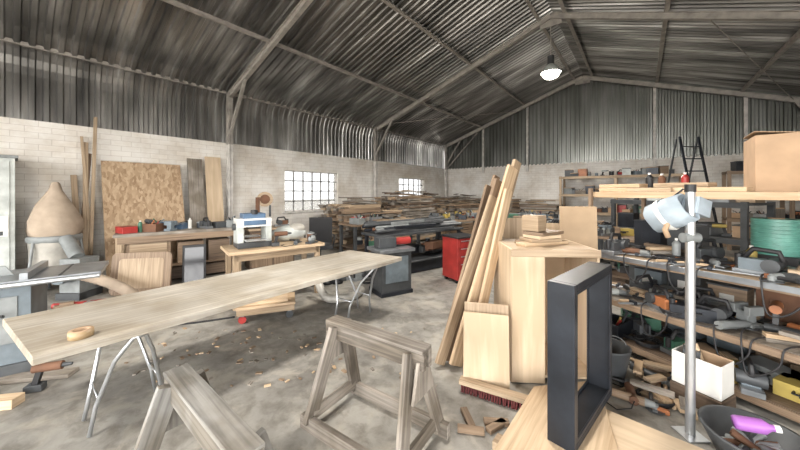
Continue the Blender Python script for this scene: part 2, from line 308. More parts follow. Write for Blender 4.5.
# ---------------- props ----------------
def tools(m,x,y,z,a,kind,col):
    m.at(x,y,z,a)
    if kind==0:
        m.cyl((-.13,0,.04),(.08,0,.04),.032,col,seg=10); m.cyl((.08,0,.04),(.14,0,.04),.03,grey,.024,seg=10); m.cyl((.14,0,.0),(.14,0,.05),.02,grey,seg=8); m.cyl((.14,0,.012),(.14,0,.018),.06,dgrey,seg=16); m.cyl((.12,0,.04),(.12,.13,.05),.014,blackp,seg=8)
        m.tube([(-.13,0,.04),(-.2,.03,.02),(-.24,.12,.008),(-.16,.2,.008),(-.05,.18,.008)],.005,blackp,seg=5)
    elif kind==1:
        m.cyl((-.1,0,.18),(.08,0,.18),.034,col,seg=10); m.cyl((.08,0,.18),(.14,0,.18),.02,dgrey,.012,seg=8); m.beam((-.06,0,.16),(-.09,0,.05),.035,.04,blackp); m.box((-.09,0,.03),(.11,.07,.05),dgrey)
    elif kind==2:
        h=R.uniform(.1,.18); r=h*.42; m.cyl((0,0,0),(0,0,h),r,col,seg=16); m.cyl((0,0,h-.01),(0,0,h+.004),r*1.05,grey,seg=16); m.tube([(r*math.cos(t),0,h*.8+r*.9*math.sin(t)) for t in [math.pi*i/8 for i in range(9)]],.003,grey,seg=5)
    elif kind==3:
        m.box((0,0,.055),(.30,.2,.11),col); m.box((0,-.105,.055),(.05,.02,.03),blackp); m.tube([(-.05,-.1,.07),(-.05,-.14,.07),(.05,-.14,.07),(.05,-.1,.07)],.008,blackp,seg=6)
    elif kind==4:
        for k in range(3): m.tube([((.1+.008*k)*math.cos(t),(.085+.006*k)*math.sin(t),.012+.014*k) for t in [2*math.pi*i/16 for i in range(16)]],.008,blackp,seg=5,closed=True)
    elif kind==5:
        m.cyl((0,0,0),(0,0,.15),.033,col,seg=12); m.cyl((0,0,.15),(0,0,.18),.033,col,.012,seg=12); m.cyl((0,0,.18),(0,0,.2),.013,white,seg=8)
    elif kind==6:
        for k in range(3): m.box((R.uniform(-.03,.03),R.uniform(-.03,.03),.015+.03*k),(R.uniform(.12,.28),.06,.028),R.choice(WOODS),rz=R.uniform(-30,30))
    elif kind==7:
        for sx in(-1,1): m.box((sx*.16,0,.07),(.012,.22,.14),col); m.box((0,sx*.11,.07),(.33,.012,.14),col)
        m.box((0,0,.008),(.32,.22,.012),col)
        for k in range(6): m.cyl((R.uniform(-.12,.12),R.uniform(-.08,.08),.02),(R.uniform(-.15,.15),R.uniform(-.1,.1),R.uniform(.15,.22)),.012,R.choice(COLS),seg=6)
    elif kind==8:
        m.beam((-.25,0,.015),(.25,0,.015),.03,.012,cast); m.box((.2,.03,.02),(.03,.1,.03),R.choice([red,orange,black])); m.box((-.1,.03,.02),(.03,.1,.03),black); m.cyl((-.2,.06,.02),(-.08,.06,.02),.014,pine,seg=8)
    elif kind==9:
        m.box((0,0,.015),(.2,.11,.02),dgrey); m.ball((0,0,.07),(.08,.05,.06),col,seg=10); m.cyl((-.06,0,.1),(.1,0,.12),.022,blackp,seg=8)
    elif kind==10:
        m.box((0,0,.02),(.3,.12,.04),cast); m.box((.02,0,.08),(.2,.1,.09),col); m.cyl((-.05,-.08,.09),(-.05,.08,.09),.05,dgrey,seg=12); m.tube([(-.1,0,.12),(-.08,0,.19),(.05,0,.2),(.1,0,.12)],.018,blackp,seg=7); m.cyl((.13,0,.06),(.13,0,.15),.022,blackp,seg=8)
    elif kind==11:
        m.box((0,0,.02),(.16,.12,.04),col); m.box((0,0,.08),(.08,.08,.1),col); m.box((-.05,0,.14),(.04,.14,.07),col); m.box((.05,0,.14),(.04,.14,.07),col); m.cyl((.05,0,.1),(.2,0,.1),.016,cast,seg=8); m.cyl((.2,-.08,.1),(.2,.08,.1),.007,cast,seg=6)
    m.T=Matrix.Identity(4)

m=MB(); N_=14; e1=[];e2=[]
for i in range(N_+1):
    f=i/N_; e1.append((-2.47+.012*math.sin(f*9)+.006*math.sin(f*31),.07+3.11*f,.75)); e2.append((-3.37+.012*math.sin(f*7+1),-.03+3.11*f,.75))
m.quad(e1+e2[::-1],.05,doorm); m.done('long_wooden_board','b',.004)
for yc in(.52,2.75):
    m=MB()
    m.tube([(-2.52,yc,.684),(-3.3,yc,.684)],.014,galv)
    for x0,x1 in((-2.55,-2.82),(-3.25,-3.05)):
        m.tube([(x1,yc-.2,0.012),(x1+.01,yc-.17,.2),((x0+x1)/2,yc-.10,.5),(x0,yc-.03,.67),(x0,yc+.03,.67),((x0+x1)/2,yc+.10,.5),(x1+.01,yc+.17,.2),(x1,yc+.2,.012)],.013,galv)
    m.tube([(-2.79,yc-.16,.25),(-3.07,yc-.16,.25)],.008,galv); m.tube([(-2.79,yc+.16,.25),(-3.07,yc+.16,.25)],.008,galv)
    m.done('metal_trestle','b',0)
m=MB(); m.at(-1.87,1.80,.75); tp=PM('masking_tape',(.38,.27,.15),.4)
m.lathe([(.030,0),(.05,0),(.05,.045),(.030,.045),(.030,0)],(0,0,0),card); m.lathe([(.05,.002),(.056,.002),(.056,.043),(.05,.043)],(0,0,0),tp); m.done('tape_roll','c',0)

def sawhorse(u,w,ang,mat,L=.82,Hh=.66,sp=.23,name='sawhorse'):
    m=MB(); m.at(u,w,0,ang)
    for sy in(-1,1): m.box((0,sy*.032,Hh-.055),(L,.035,.11),mat)
    m.box((0,0,Hh+.003),(L*.99,.11,.022),mat)
    for sx in(-1,1):
        for sy in(-1,1):
            m.beam((sx*(L/2-.10),sy*.05,Hh-.02),(sx*(L/2-.04),sy*sp,.045),.10,.035,mat,up=(1,0,0))
        m.beam((sx*(L/2-.05),-sp+.02,.10),(sx*(L/2-.05),sp-.02,.10),.03,.08,mat)
        m.prism([(-.12,Hh-.28),(.12,Hh-.28),(.06,Hh-.06),(-.06,Hh-.06)],.02,mat,T=Matrix.Translation((sx*(L/2-.035),0,0))@Matrix.Rotation(math.radians(90),4,'Z'))
    for sy in(-1,1): m.box((0,sy*sp,.045),(L+.06,.045,.09),mat)
    m.done(name)
sawhorse(-.175,2.05,-34,greyw); sawhorse(-.86,1.36,-39,bluew,.85)

# open black steel frame
m=MB(); a=Vector((.93,1.78,0)); b=Vector((1.50,2.30,0)); t=(b-a).normalized(); ang=math.degrees(math.atan2(t.y,t.x)); L=(b-a).length
m.at(a.x,a.y,.12,ang); Z=.95; dp=.15
for zc in(.02,Z-.02): m.box((L/2,0,zc),(L-.08,dp,.04),black)
for xc in(.02,L-.02):
    m.box((xc,0,Z/2),(.04,dp,Z),black)
for xc in(.045,L-.045):
    for s_ in(-1,1): m.box((xc,s_*(dp/2-.005),Z/2),(.02,.01,Z-.08),black)
for s_ in(-1,1):
    for zc in(.05,Z-.05): m.box((L/2,s_*(dp/2-.005),zc),(L-.1,.01,.025),black)
m.done('black_steel_frame')
m=MB(); m.quad([(.50,1.72,.12),(1.02,2.34,.12),(1.55,2.42,.12),(1.25,1.75,.12)],.025,pine); m.quad([(1.25,2.30,.094),(2.1,1.5,.094),(1.75,1.30,.094),(1.0,2.05,.094)],.03,ply)
for p in((.75,1.8),(1.3,2.25),(1.7,1.6)): m.box((p[0],p[1],.032),(.4,.09,.063),pine2,rz=-40)
m.done('loose_plywood_sheets')

m=MB(); m.at(.93,2.58,0,-4)
Wd,D,Hc=.72,.6,1.12
m.box((.01,D/2,Hc/2),(.02,D,Hc),ply); m.box((Wd-.01,D/2,Hc/2),(.02,D,Hc),ply); m.box((Wd/2,D/2,.06),(Wd-.04,D,.02),ply); m.box((Wd/2,D-.01,Hc/2),(Wd-.04,.02,Hc),mdf)
m.box((Wd/2,D/2,Hc-.01),(Wd-.04,D,.02),pine2); m.box((.28,D/2,Hc/2),(.02,D-.04,Hc-.1),mdf); m.box((.14,-.008,Hc/2-.02),(.27,.016,Hc-.06),ply); m.box((Wd/2,-.011,Hc-.03),(Wd,.022,.06),pine2)
m.done('open_plywood_cabinet')
def panel(m,u,w,ang,wd,h,t,tilt,mat,z=0): m.at(u,w,z,ang,rx=-tilt); m.box((0,0,h/2),(wd,t,h),mat); m.T=Matrix.Identity(4)
m=MB(); panel(m,.69,2.46,-14,.36,.60,.02,8,ply); panel(m,.71,2.52,-14,.36,.66,.02,8,pine2); m.done('plywood_offcut_panels')
m=MB(); panel(m,1.86,3.16,-10,.36,1.45,.02,3,mdf); panel(m,1.66,3.40,-8,.30,1.25,.02,4,ply); panel(m,1.42,3.48,-8,.45,1.3,.02,4,pine2); m.done('standing_mdf_sheets')
m=MB(); m.at(1.3,2.8,1.12,20)
m.box((0,0,.015),(.5,.12,.03),pine); m.box((.05,.12,.015),(.45,.09,.03),brownw)
for k,(wd,z) in enumerate(((.30,.05),(.26,.08),(.34,.11))): m.box((.02*k,.03,z-.005),(wd,.2,.028),[pine2,ply,brownw][k],rz=12*k-10)
m.box((-.05,.05,.195),(.14,.16,.14),pine2,rz=15); m.done('timber_offcuts_on_cabinet')
m=MB()
pl=[((.36,2.80),(.98,3.22,1.55),.10,pine2),((.44,2.86),(1.06,3.28,1.72),.13,brownw),((.50,2.78),(1.18,3.22,1.86),.14,pine),((.57,2.84),(1.26,3.30,1.93),.11,pine2),((.62,2.76),(1.10,3.12,1.62),.10,pine),((.42,2.95),(1.0,3.42,1.66),.12,brownw),((.52,2.95),(1.2,3.4,1.5),.12,greyw),((.48,3.05),(1.1,3.5,1.78),.09,brownw),((.60,3.1),(1.25,3.6,1.6),.09,pine2)]
for p,q,w_,mt in pl: m.beam((p[0],p[1],.03),q,w_,.035,mt,up=(.6,-.75,.3))
m.done('leaning_timber_planks')
m=MB(); m.at(.735,2.36,0,-29)
m.box((0,0,.075),(.56,.07,.035),pine2)
for i in range(27):
    for j in range(3): m.cyl((-.26+i*.02,-.025+j*.025,.06),(-.26+i*.02+R.uniform(-.008,.008),-.035+j*.035,0.002),.008,dred,seg=5)
m.done('broom_head','c',0)
m=MB()
for k in range(6): m.box((.62+R.uniform(-.16,.16),2.08+R.uniform(-.1,.1),.015),(R.uniform(.1,.2),.05,.03),R.choice([greyw,darkw,brownw]),rz=R.uniform(0,180))
m.done('floor_wood_offcuts')
m=MB(); m.lathe([(.001,.01),(.12,.01),(.16,.26),(.17,.26),(.165,.24),(.125,.03),(.001,.03)],(1.83,2.70,0),dgrey); m.tube([(1.83+.16*math.cos(t),2.70,.24+.1*math.sin(t)) for t in [math.pi*i/8 for i in range(9)]],.004,grey,seg=5); m.done('grey_bucket')

def on_shelf(s,d,z): return (2.245+.42*s+.908*d, 2.97-.908*s+.42*d, z)
SANG=math.degrees(math.atan2(-.908,.42))
m=MB(); m.at(2.245,2.97,0,SANG)
x0,x1,D=-.40,2.3,.95
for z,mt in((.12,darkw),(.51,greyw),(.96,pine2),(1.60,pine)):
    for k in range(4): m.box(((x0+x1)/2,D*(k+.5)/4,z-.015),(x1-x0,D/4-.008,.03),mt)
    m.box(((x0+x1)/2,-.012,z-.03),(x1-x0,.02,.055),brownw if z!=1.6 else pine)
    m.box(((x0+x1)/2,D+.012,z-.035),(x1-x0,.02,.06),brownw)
    if z>.9 and z<1.5:
        m.box(((x0+x1)/2,-.026,z-.02),(x1-x0,.004,.045),cast)
for x,y in((x0,D+.04),(1.45,-.045),(1.45,D+.04),(x1,-.045),(x1,D+.04),(x0+.02,-.04)): m.box((x,y,.82),(.035,.035,1.64),brownw)
m.done('workshop_shelving_unit')
def scatter(name,z,n,kinds,dr=(.08,.55),sr=(-.30,2.1),gap=.12,avoid=()):
    m=MB(); pts=list(avoid); tries=0; n0=len(pts)
    while len(pts)<n+n0 and tries<n*40:
        tries+=1; s=R.uniform(*sr); d=R.uniform(*dr)
        if any((s-a)**2+(d-b)**2<(gap if i>=n0 else .3)**2 for i,(a,b) in enumerate(pts)): continue
        pts.append((s,d)); p=on_shelf(s,d,z); tools(m,p[0],p[1],p[2]+.001,R.uniform(0,360),R.choice(kinds),R.choice(COLS))
    m.done(name)
scatter('power_tools_on_shelf',.51,56,[0,0,1,9,4,8,10,10,11,3,0,6,8],gap=.10)
scatter('hand_tools_on_shelf',.96,46,[0,8,8,9,6,5,10,0,4,6,8],gap=.10,avoid=((.72,.7),))
scatter('stored_crates_on_shelf',.12,30,[3,7,6,2,4,10,0],gap=.14)
scatter('timber_and_tins_on_shelf',1.60,7,[6,8,2,5],dr=(.4,.8),sr=(-.30,.3),gap=.16)
for z,hh in((.96,.3),(.51,.28),(.12,.24)):
    m=MB()
    for k in range(8):
        s=-.22+k*.32
        if z>.9 and abs(s-.72)<.33: continue
        p=on_shelf(s,.80,z+.001); h=R.uniform(.6,1.0)*hh; c=R.choice([dgrey,black,card,lblue,grey,brownw,rust,dgrey]); m.at(p[0],p[1],p[2],SANG+R.uniform(-8,8))
        m.box((0,0,h/2),(.26,.2,h),c); m.box((0,0,h+.008),(.275,.215,.016),R.choice([black,dgrey,c])); m.box((0,-.102,h*.5),(.1,.004,h*.35),white if R.random()<.3 else c)
    m.done('storage_tubs_on_shelf')
for k,(s,z) in enumerate(((-.1,.96),(.25,.96),(.55,.51),(.05,.51),(.8,.96),(.7,.51))):
    P=[on_shelf(s+a,d,z+h) for a,d,h in((0,.2,.02),(.05,-.04,.02),(.08,-.06,-.12-.02*k),(.16,-.07,-.2),(.24,-.06,-.1),(.26,-.04,.02),(.3,.15,.02))]
    m=MB(); out=[]
    for i in range(len(P)-1):
        a_,b_,c_,d_=[Vector(P[min(max(j,0),len(P)-1)]) for j in(i-1,i,i+1,i+2)]
        for f in(0,.25,.5,.75): out.append(.5*((2*b_)+(-a_+c_)*f+(2*a_-5*b_+4*c_-d_)*f*f+(-a_+3*b_-3*c_+d_)*f**3))
    m.tube(out,.006,blackp,seg=6); m.done('power_cable','c',0)
m=MB(); p=on_shelf(.88,.54,1.60); m.at(p[0],p[1],p[2]+.001,-40)
m.box((0,0,.005),(.5,.42,.01),card)
for sx in(-1,1): m.box((sx*.25,0,.22),(.008,.42,.44),card)
for sy in(-1,1): m.box((0,sy*.21,.22),(.5,.008,.44),card)
m.box((-.13,0,.455),(.26,.42,.006),card,ry=8); m.box((.13,0,.46),(.26,.42,.006),card,ry=-12); m.box((0,-.216,.34),(.06,.003,.2),tan)
m.done('cardboard_box')
m=MB()
for s,d,l,n in((-.2,.2,.4,2),(.1,.12,.35,1),(.32,.18,.4,2),(.6,.12,.3,1),(.02,.6,.4,2)):
    p=on_shelf(s,d,1.6)
    for k in range(n): m.box((p[0],p[1],1.621+.042*k),(l,.14,.038),R.choice([pine,ply,pine2]),rz=R.uniform(-70,-58))
m.done('timber_blocks_on_shelf')
p=on_shelf(.72,.74,.96)
m=MB(); m.at(p[0],p[1],.961,-60); m.box((0,0,.055),(.38,.32,.11),blackp); m.box((0,-.165,.06),(.08,.01,.04),dgrey); m.done('black_tool_case')
m=MB(); m.at(p[0],p[1],1.072); m.cyl((0,0,0),(0,0,.30),.145,teal,seg=28); m.cyl((0,0,.30),(0,0,.306),.05,card,seg=16)
for k in range(9): m.tube([(.146*math.cos(t),.146*math.sin(t),.02+.032*k) for t in [2*math.pi*i/24 for i in range(24)]],.004,tealr,seg=5,closed=True)
m.done('stretch_wrap_spool')
m=MB(); m.cyl((1.91,2.02,0),(1.91,2.02,1.62),.026,galv,seg=16); m.box((1.91,2.02,.005),(.14,.14,.01),galv); m.cyl((1.86,2.02,1.3),(1.96,2.02,1.3),.032,grey); m.cyl((1.91,2.02,1.60),(1.91,2.02,1.65),.03,blackp); m.done('galvanised_pole')
m=MB(); m.at(1.84,2.10,1.45,20,ry=10,rx=60)
m.lathe([(.001,-.11),(.08,-.11),(.10,-.1),(.105,.02),(.095,.12),(.085,.12),(.09,.02),(.07,-.09)],(0,0,0),bluep,wob=.06); m.lathe([(.108,-.03),(.112,-.02),(.108,.0)],(0,0,0),white)
m.T=Matrix.Identity(4); m.tube([(1.86,2.10,1.5),(1.80,2.05,1.42),(1.76,2.04,1.35),(1.78,2.04,1.30)],.016,card,seg=7); m.box((1.98,2.05,1.50),(.14,.09,.11),bluep,rz=20,ry=15)
m.tube([(1.86,2.1,1.56),(1.90,2.06,1.62),(1.92,2.04,1.6)],.006,blackp,seg=6); m.done('hanging_plastic_bucket','c',0)
m=MB(); m.lathe([(.001,.0),(.17,.0),(.23,.16),(.25,.16),(.245,.145),(.18,.015),(.001,.015)],(2.12,1.83,0),dgrey,seg=28)
for k in range(14): a=R.uniform(0,6.28); m.cyl((2.12+.14*math.cos(a),1.83+.14*math.sin(a),.03),(2.12-.1*math.cos(a+.4),1.83-.1*math.sin(a+.4),.12),.02,R.choice([grey,dgrey,rust,brownw]),seg=8)
m.done('black_plastic_tub','c',0)
m=MB(); m.at(2.13,1.86,.19,-30,ry=82); m.lathe([(.001,-.08),(.035,-.08),(.04,-.06),(.04,.05),(.018,.08),(.018,.10)],(0,0,0),purple); m.cyl((0,0,.095),(0,0,.12),.02,white); m.done('purple_bottle','c',0)
m=MB(); m.at(2.28,2.32,0.13,-65)
for sx in(-1,1): m.box((sx*.14,0,.12),(.006,.2,.24),white); m.box((0,sx*.10,.12),(.28,.006,.24),card if sx>0 else white)
m.box((0,0,.004),(.28,.2,.006),card)
m.cyl((.05,0,.02),(-.05,.02,.30),.02,pine,seg=8); m.box((-.06,0,.2),(.1,.1,.12),dgrey,rz=20); m.box((0,0,-.065),(.3,.22,.12),darkw); m.done('carton_tray')
m=MB()
for k in range(34):
    u,w=R.uniform(1.75,2.5),R.uniform(1.9,2.8)
    if (u-2.28)**2+(w-2.32)**2<.06 or (u-2.12)**2+(w-1.83)**2<.12 or (u-1.91)**2+(w-2.02)**2<.03 or (u-1.83)**2+(w-2.70)**2<.06: continue
    tools(m,u,w,0,R.uniform(0,360),R.choice([6,4,0,6,8,10,11]),R.choice([black,dgrey,rust,grey,brownw,cast]))
m.done('floor_tool_clutter')

# ---------- left side ----------
m=MB(); m.at(-3.55,2.80,0,38)
m.box((0,0,.82),(1.25,.6,.04),cast); m.box((0,0,.795),(1.2,.55,.03),grey); m.box((.35,0,.842),(.02,.56,.004),dgrey)
m.box((-.1,0,.45),(.55,.5,.66),lblue); m.box((-.1,0,.06),(.62,.56,.12),dgrey); m.box((-.1,-.255,.5),(.4,.01,.4),grey); m.cyl((-.1,-.25,.55),(-.1,-.32,.55),.07,dgrey); m.cyl((.03,-.3,.55),(.03,-.36,.57),.012,blackp)
m.cyl((-.62,-.33,.81),(.62,-.33,.81),.02,galv); m.box((.15,-.02,.875),(.05,.62,.06),cast); m.prism([(-.12,.842),(.12,.842),(.07,.93),(-.05,.95)],.012,grey,T=Matrix.Translation((-.1,0,0)))
m.done('table_saw')
m=MB(); m.box((-7.6,-.5,1.05),(.6,1.1,2.1),lgrey); m.box((-7.29,-.5,1.1),(.012,1.0,1.9),lgrey); m.box((-7.28,-.16,1.1),(.02,.3,.3),white); m.box((-7.28,-.16,1.0),(.03,.2,.06),dgrey); m.box((-7.6,-.5,2.12),(.66,1.16,.04),grey); m.cyl((-7.26,-.75,1.0),(-7.26,-.75,1.2),.012,galv); m.done('metal_locker','b')
m=MB(); m.at(-5.50,4.90,0)
m.lathe([(.03,1.76),(.05,1.74),(.08,1.62),(.20,1.40),(.30,1.15),(.31,1.0),(.28,.92)],(0,0,0),tan,wob=.06); m.lathe([(.29,.92),(.31,.90),(.31,.84),(.29,.82)],(0,0,0),grey); m.lathe([(.29,.84),(.27,.7),(.28,.45),(.25,.28),(.2,.22),(.001,.22)],(0,0,0),clear,wob=.04)
for k in range(3):
    a=k*2.09+.5; m.cyl((.29*math.cos(a),.29*math.sin(a),.86),(.39*math.cos(a),.39*math.sin(a),0.0),.018,grey,seg=8)
m.cyl((.28,-.1,.87),(.56,-.2,.6),.09,grey); m.box((.60,-.2,.35),(.3,.3,.5),grey); m.cyl((.60,-.36,.4),(.60,-.52,.4),.13,lblue); m.box((.6,-.2,.05),(.36,.36,.1),dgrey)
m.done('dust_extractor')
def hose(name,pts,r,mat,n=70):
    P=[Vector(p) for p in pts]; out=[]; k=len(P)-1
    for i in range(n+1):
        t=i/n*k; j=min(int(t),k-1); f=t-j; a=P[max(j-1,0)];b=P[j];c=P[j+1];d=P[min(j+2,k)]
        out.append(.5*((2*b)+(-a+c)*f+(2*a-5*b+4*c-d)*f*f+(-a+3*b-3*c+d)*f**3))
    m=MB(); m.tube(out,r,mat,seg=10,rf=lambda i:r*(1+.10*(i%2))); m.done(name,'c',0)
hose('flexible_duct_hose',[(-3.9,4.15,.08),(-3.8,4.4,.08),(-4.2,4.5,.25),(-4.70,4.4,.45)],.07,tan)
hose('flexible_duct_hose',[(-1.25,4.62,.32),(-1.1,4.45,.10),(-.9,4.40,.07),(-.68,4.55,.07),(-.6,4.8,.08)],.055,clear)
hose('flexible_duct_hose',[(-4.6,3.75,.5),(-4.4,3.6,.3),(-4.2,3.5,.07),(-4.0,3.7,.07)],.06,tan)
hose('red_air_pipe',[(-4.75,4.2,.04),(-4.4,4.3,.04),(-3.9,4.55,.04),(-3.4,4.9,.04)],.035,red,40)
hose('power_cable',[(-4.2,3.1,.012),(-3.2,3.6,.012),(-2.6,3.7,.012),(-2.1,3.9,.012)],.01,blackp,40)
m=MB(); m.beam((-7.30,1.66,.02),(-7.86,1.66,2.18),1.24,.018,osb,up=(1,0,.2)); m.done('osb_sheet','b')
m=MB()
for y0,y1,z,w_ in((.85,.98,2.98,.05),(.80,.85,2.5,.07),(.9,.8,2.6,.04),(.7,.9,2.3,.06),(.75,.7,1.9,.08)): m.beam((-7.45,y0,.02),(-7.92,y1,z),w_,.03,R.choice([brownw,pine2,pine2]),up=(1,0,0))
m.done('leaning_timber_slats','b')
m=MB()
for y,wd,z,mt in((2.58,.30,2.35,greyw),(2.95,.34,2.42,ply),(2.75,.3,2.0,greyw)): m.beam((-7.6,y,.02),(-7.93,y,z),wd,.022,mt,up=(1,0,0))
m.done('leaning_grey_boards','b')
def loc(cu,cw,ang,x,y): a=math.radians(ang); return cu+x*math.cos(a)-y*math.sin(a),cw+x*math.sin(a)+y*math.cos(a)
m=MB(); m.at(-4.05,5.75,0,38)
m.box((0,0,.88),(1.9,.6,.05),greyw)
for sx in(-.88,.88):
    for sy in(-.25,.25): m.box((sx,sy,.43),(.08,.08,.86),pine2)
m.box((0,0,.3),(1.8,.55,.03),brownw); m.box((0,-.28,.8),(1.8,.03,.12),brownw); m.box((-.5,.02,.55),(.6,.5,.48),brownw); m.box((-.5,-.24,.6),(.5,.02,.3),pine2); m.box((.1,.02,.5),(.4,.45,.38),brownw); m.box((.55,.0,.5),(.35,.45,.38),darkw); m.box((0,0,.15),(1.6,.4,.2),darkw)
m.done('wooden_workbench')
m=MB()
for i,(x,k,c) in enumerate(((-.8,3,red),(-.62,5,green),(-.5,1,dgrey),(-.3,2,blue),(-.1,3,blue),(.1,5,white),(.25,2,black),(.45,6,pine),(.62,3,dgrey),(.8,7,grey),(-.4,7,rust),(.0,9,grey),(.35,10,dgrey),(-.2,11,lblue),(.7,8,grey))):
    p=loc(-4.05,5.75,38,x,R.uniform(-.18,.18)); tools(m,p[0],p[1],.906,R.uniform(0,360),k,c)
m.done('tools_on_workbench')
m=MB(); m.at(-4.05,4.78,0,12,rx=-8); q=[]
for cx,cz,a0 in((.34,.08,-90),(.34,.58,0),(-.34,.58,90),(-.34,.08,180)):
    for i in range(5): a=math.radians(a0+i*22.5); q.append((cx+.07*math.cos(a),cz+.07*math.sin(a)))
m.prism(q,.035,brownw); m.prism([(x*.75,(z-.33)*.72+.33) for x,z in q],.045,pine2); m.done('wooden_panel')
m=MB(); m.at(-3.52,5.25,0,30,rx=-8); m.box((0,0,.36),(.34,.05,.66),blackp); m.box((0,-.03,.36),(.28,.01,.58),glassb); m.box((0,0,.02),(.3,.14,.03),blackp); m.done('black_speaker_panel')
m=MB(); m.at(-1.95,4.75,0,38)
m.box((0,0,.77),(1.35,.72,.045),pine); m.box((0,-.3,.7),(1.2,.03,.1),pine2); m.box((0,.3,.7),(1.2,.03,.1),pine2)
for sx in(-.58,.58):
    for sy in(-.28,.28): m.box((sx,sy,.375),(.07,.07,.75),pine2)
m.box((0,0,.2),(1.15,.55,.03),brownw); m.box((.1,0,.3),(.6,.4,.18),dgrey); m.done('wooden_work_table')
p=loc(-1.95,4.75,38,-.3,.02)
m=MB(); m.at(p[0],p[1],.795,38)
m.box((0,0,.04),(.46,.34,.08),dgrey); m.box((-.19,0,.22),(.08,.30,.32),lgrey); m.box((.19,0,.22),(.08,.30,.32),lgrey); m.box((0,0,.36),(.46,.32,.12),white); m.box((0,-.165,.36),(.3,.006,.07),blue); m.box((0,0,.45),(.3,.26,.08),blue); m.box((0,-.24,.12),(.3,.16,.015),galv); m.box((0,.24,.12),(.3,.16,.015),galv); m.cyl((.0,-.1,.48),(.0,-.1,.54),.05,blackp); m.cyl((-.23,0,.3),(-.27,0,.3),.05,dgrey)
m.done('thickness_planer')
p=loc(-1.95,4.75,38,.3,.18)
m=MB(); m.at(p[0],p[1],.795,20); m.ball((0,0,.13),(.26,.16,.13),lgrey,18); m.cyl((-.2,0,.15),(-.30,-.03,.12),.05,grey,.035); m.ball((.1,0,.2),(.15,.13,.09),clear); m.done('dust_bag','c',0)
m=MB()
for x,y,a,k,c in((.05,-.22,30,1,rust),(.28,-.22,100,0,dgrey),(.55,-.1,10,2,rust),(.5,-.27,70,9,grey)): p=loc(-1.95,4.75,38,x,y); tools(m,p[0],p[1],.795,a,k,c)
m.done('hand_tools_on_table')
m=MB(); m.at(-1.72,3.98,0,20)
m.box((0,0,.19),(.68,.42,.03),pine)
for y in(-.18,0,.18): m.box((0,y,.14),(.66,.07,.07),pine2)
m.box((0,0,.225),(.5,.3,.04),pine); m.box((-.1,0,.26),(.3,.06,.03),greyw)
for sx in(-.27,.27):
    for sy in(-.16,.16): m.cyl((sx,sy-.014,.045),(sx,sy+.014,.045),.045,red if sx<0 else dgrey,seg=14); m.box((sx,sy,.095),(.05,.05,.02),grey)
m.done('wheeled_dolly')
m=MB(); m.at(-3.30,7.5,0,25,sc=.95)
m.box((0,0,.35),(.45,.4,.7),lgrey); m.box((0,0,.76),(.5,.5,.05),cast); m.box((-.17,0,1.15),(.1,.14,.8),rust); m.cyl((0,-.06,1.5),(0,.06,1.5),.19,pine2,seg=24); m.cyl((0,-.07,1.5),(0,-.055,1.5),.12,rust,seg=24); m.box((.12,0,1.1),(.015,.01,.65),galv); m.box((.12,0,1.2),(.05,.05,.3),dgrey); m.done('bandsaw')
m=MB(); m.at(-2.84,6.70,0,38); m.box((0,0,.4),(.9,.5,.8),darkw); m.box((0,0,.82),(.95,.55,.04),pine2); m.box((-.22,-.255,.4),(.4,.01,.7),brownw); m.box((.22,-.255,.4),(.4,.01,.7),brownw); m.cyl((-.05,-.27,.5),(-.05,-.27,.6),.01,galv); m.cyl((.05,-.27,.5),(.05,-.27,.6),.01,galv); m.done('low_wooden_cupboard')
m=MB()
for x,k,c in((-.3,7,dgrey),(0,2,black),(.25,10,rust)): p=loc(-2.84,6.70,38,x,0); tools(m,p[0],p[1],.841,R.uniform(0,90),k,c)
m.done('tools_on_cupboard')
m=MB(); m.at(-1.65,6.3,0,200)
for k in range(5):
    a=k*1.257; m.beam((0,0,.1),(.28*math.cos(a),.28*math.sin(a),.07),.04,.03,blackp); m.cyl((.28*math.cos(a),.28*math.sin(a)-.012,.03),(.28*math.cos(a),.28*math.sin(a)+.012,.03),.03,blackp,seg=10)
m.cyl((0,0,.1),(0,0,.45),.03,dgrey); m.box((0,0,.49),(.48,.46,.08),blackp); m.box((0,.24,.85),(.44,.07,.5),blackp,rx=-8); m.box((0,.22,.58),(.06,.04,.25),blackp)
for sx in(-.26,.26): m.tube([(sx,.1,.48),(sx*1.1,.1,.68),(sx*1.1,-.15,.7)],.018,blackp)
m.done('office_chair')

def stack(name,x,y,L,Wd,H_,ang,mats,seed):
    r=random.Random(seed); m=MB(); m.at(x,y,0,ang); z=.08
    for sx in(-.35,.35): m.box((sx*L,0,.04),(.1,Wd,.08),brownw)
    while z<H_:
        t=r.choice([.03,.04,.05,.07]); yy=-Wd/2
        while yy<Wd/2:
            w_=r.uniform(.1,.25); l=L*r.uniform(.75,1.08)
            m.box((r.uniform(-.12,.12),yy+w_/2,z+t/2),(l,w_-.01,t),r.choice(mats),rz=r.uniform(-2.5,2.5)); yy+=w_
        z+=t
        if r.random()<.5:
            for sx in(-.35,0,.35): m.box((sx*L,0,z+.012),(.03,Wd,.024),r.choice(mats))
            z+=.024
    for k in range(6): m.box((r.uniform(-.2,.2),r.uniform(-.3,.3)*Wd,z+.03+k*.03),(L*r.uniform(.4,.8),.12,.03),r.choice(mats),rz=r.uniform(-25,25),ry=r.uniform(-4,4))
    m.done(name,'b')
wm=[brownw,darkw,greyw,pine2,brownw,greyw,greyw,pine2]
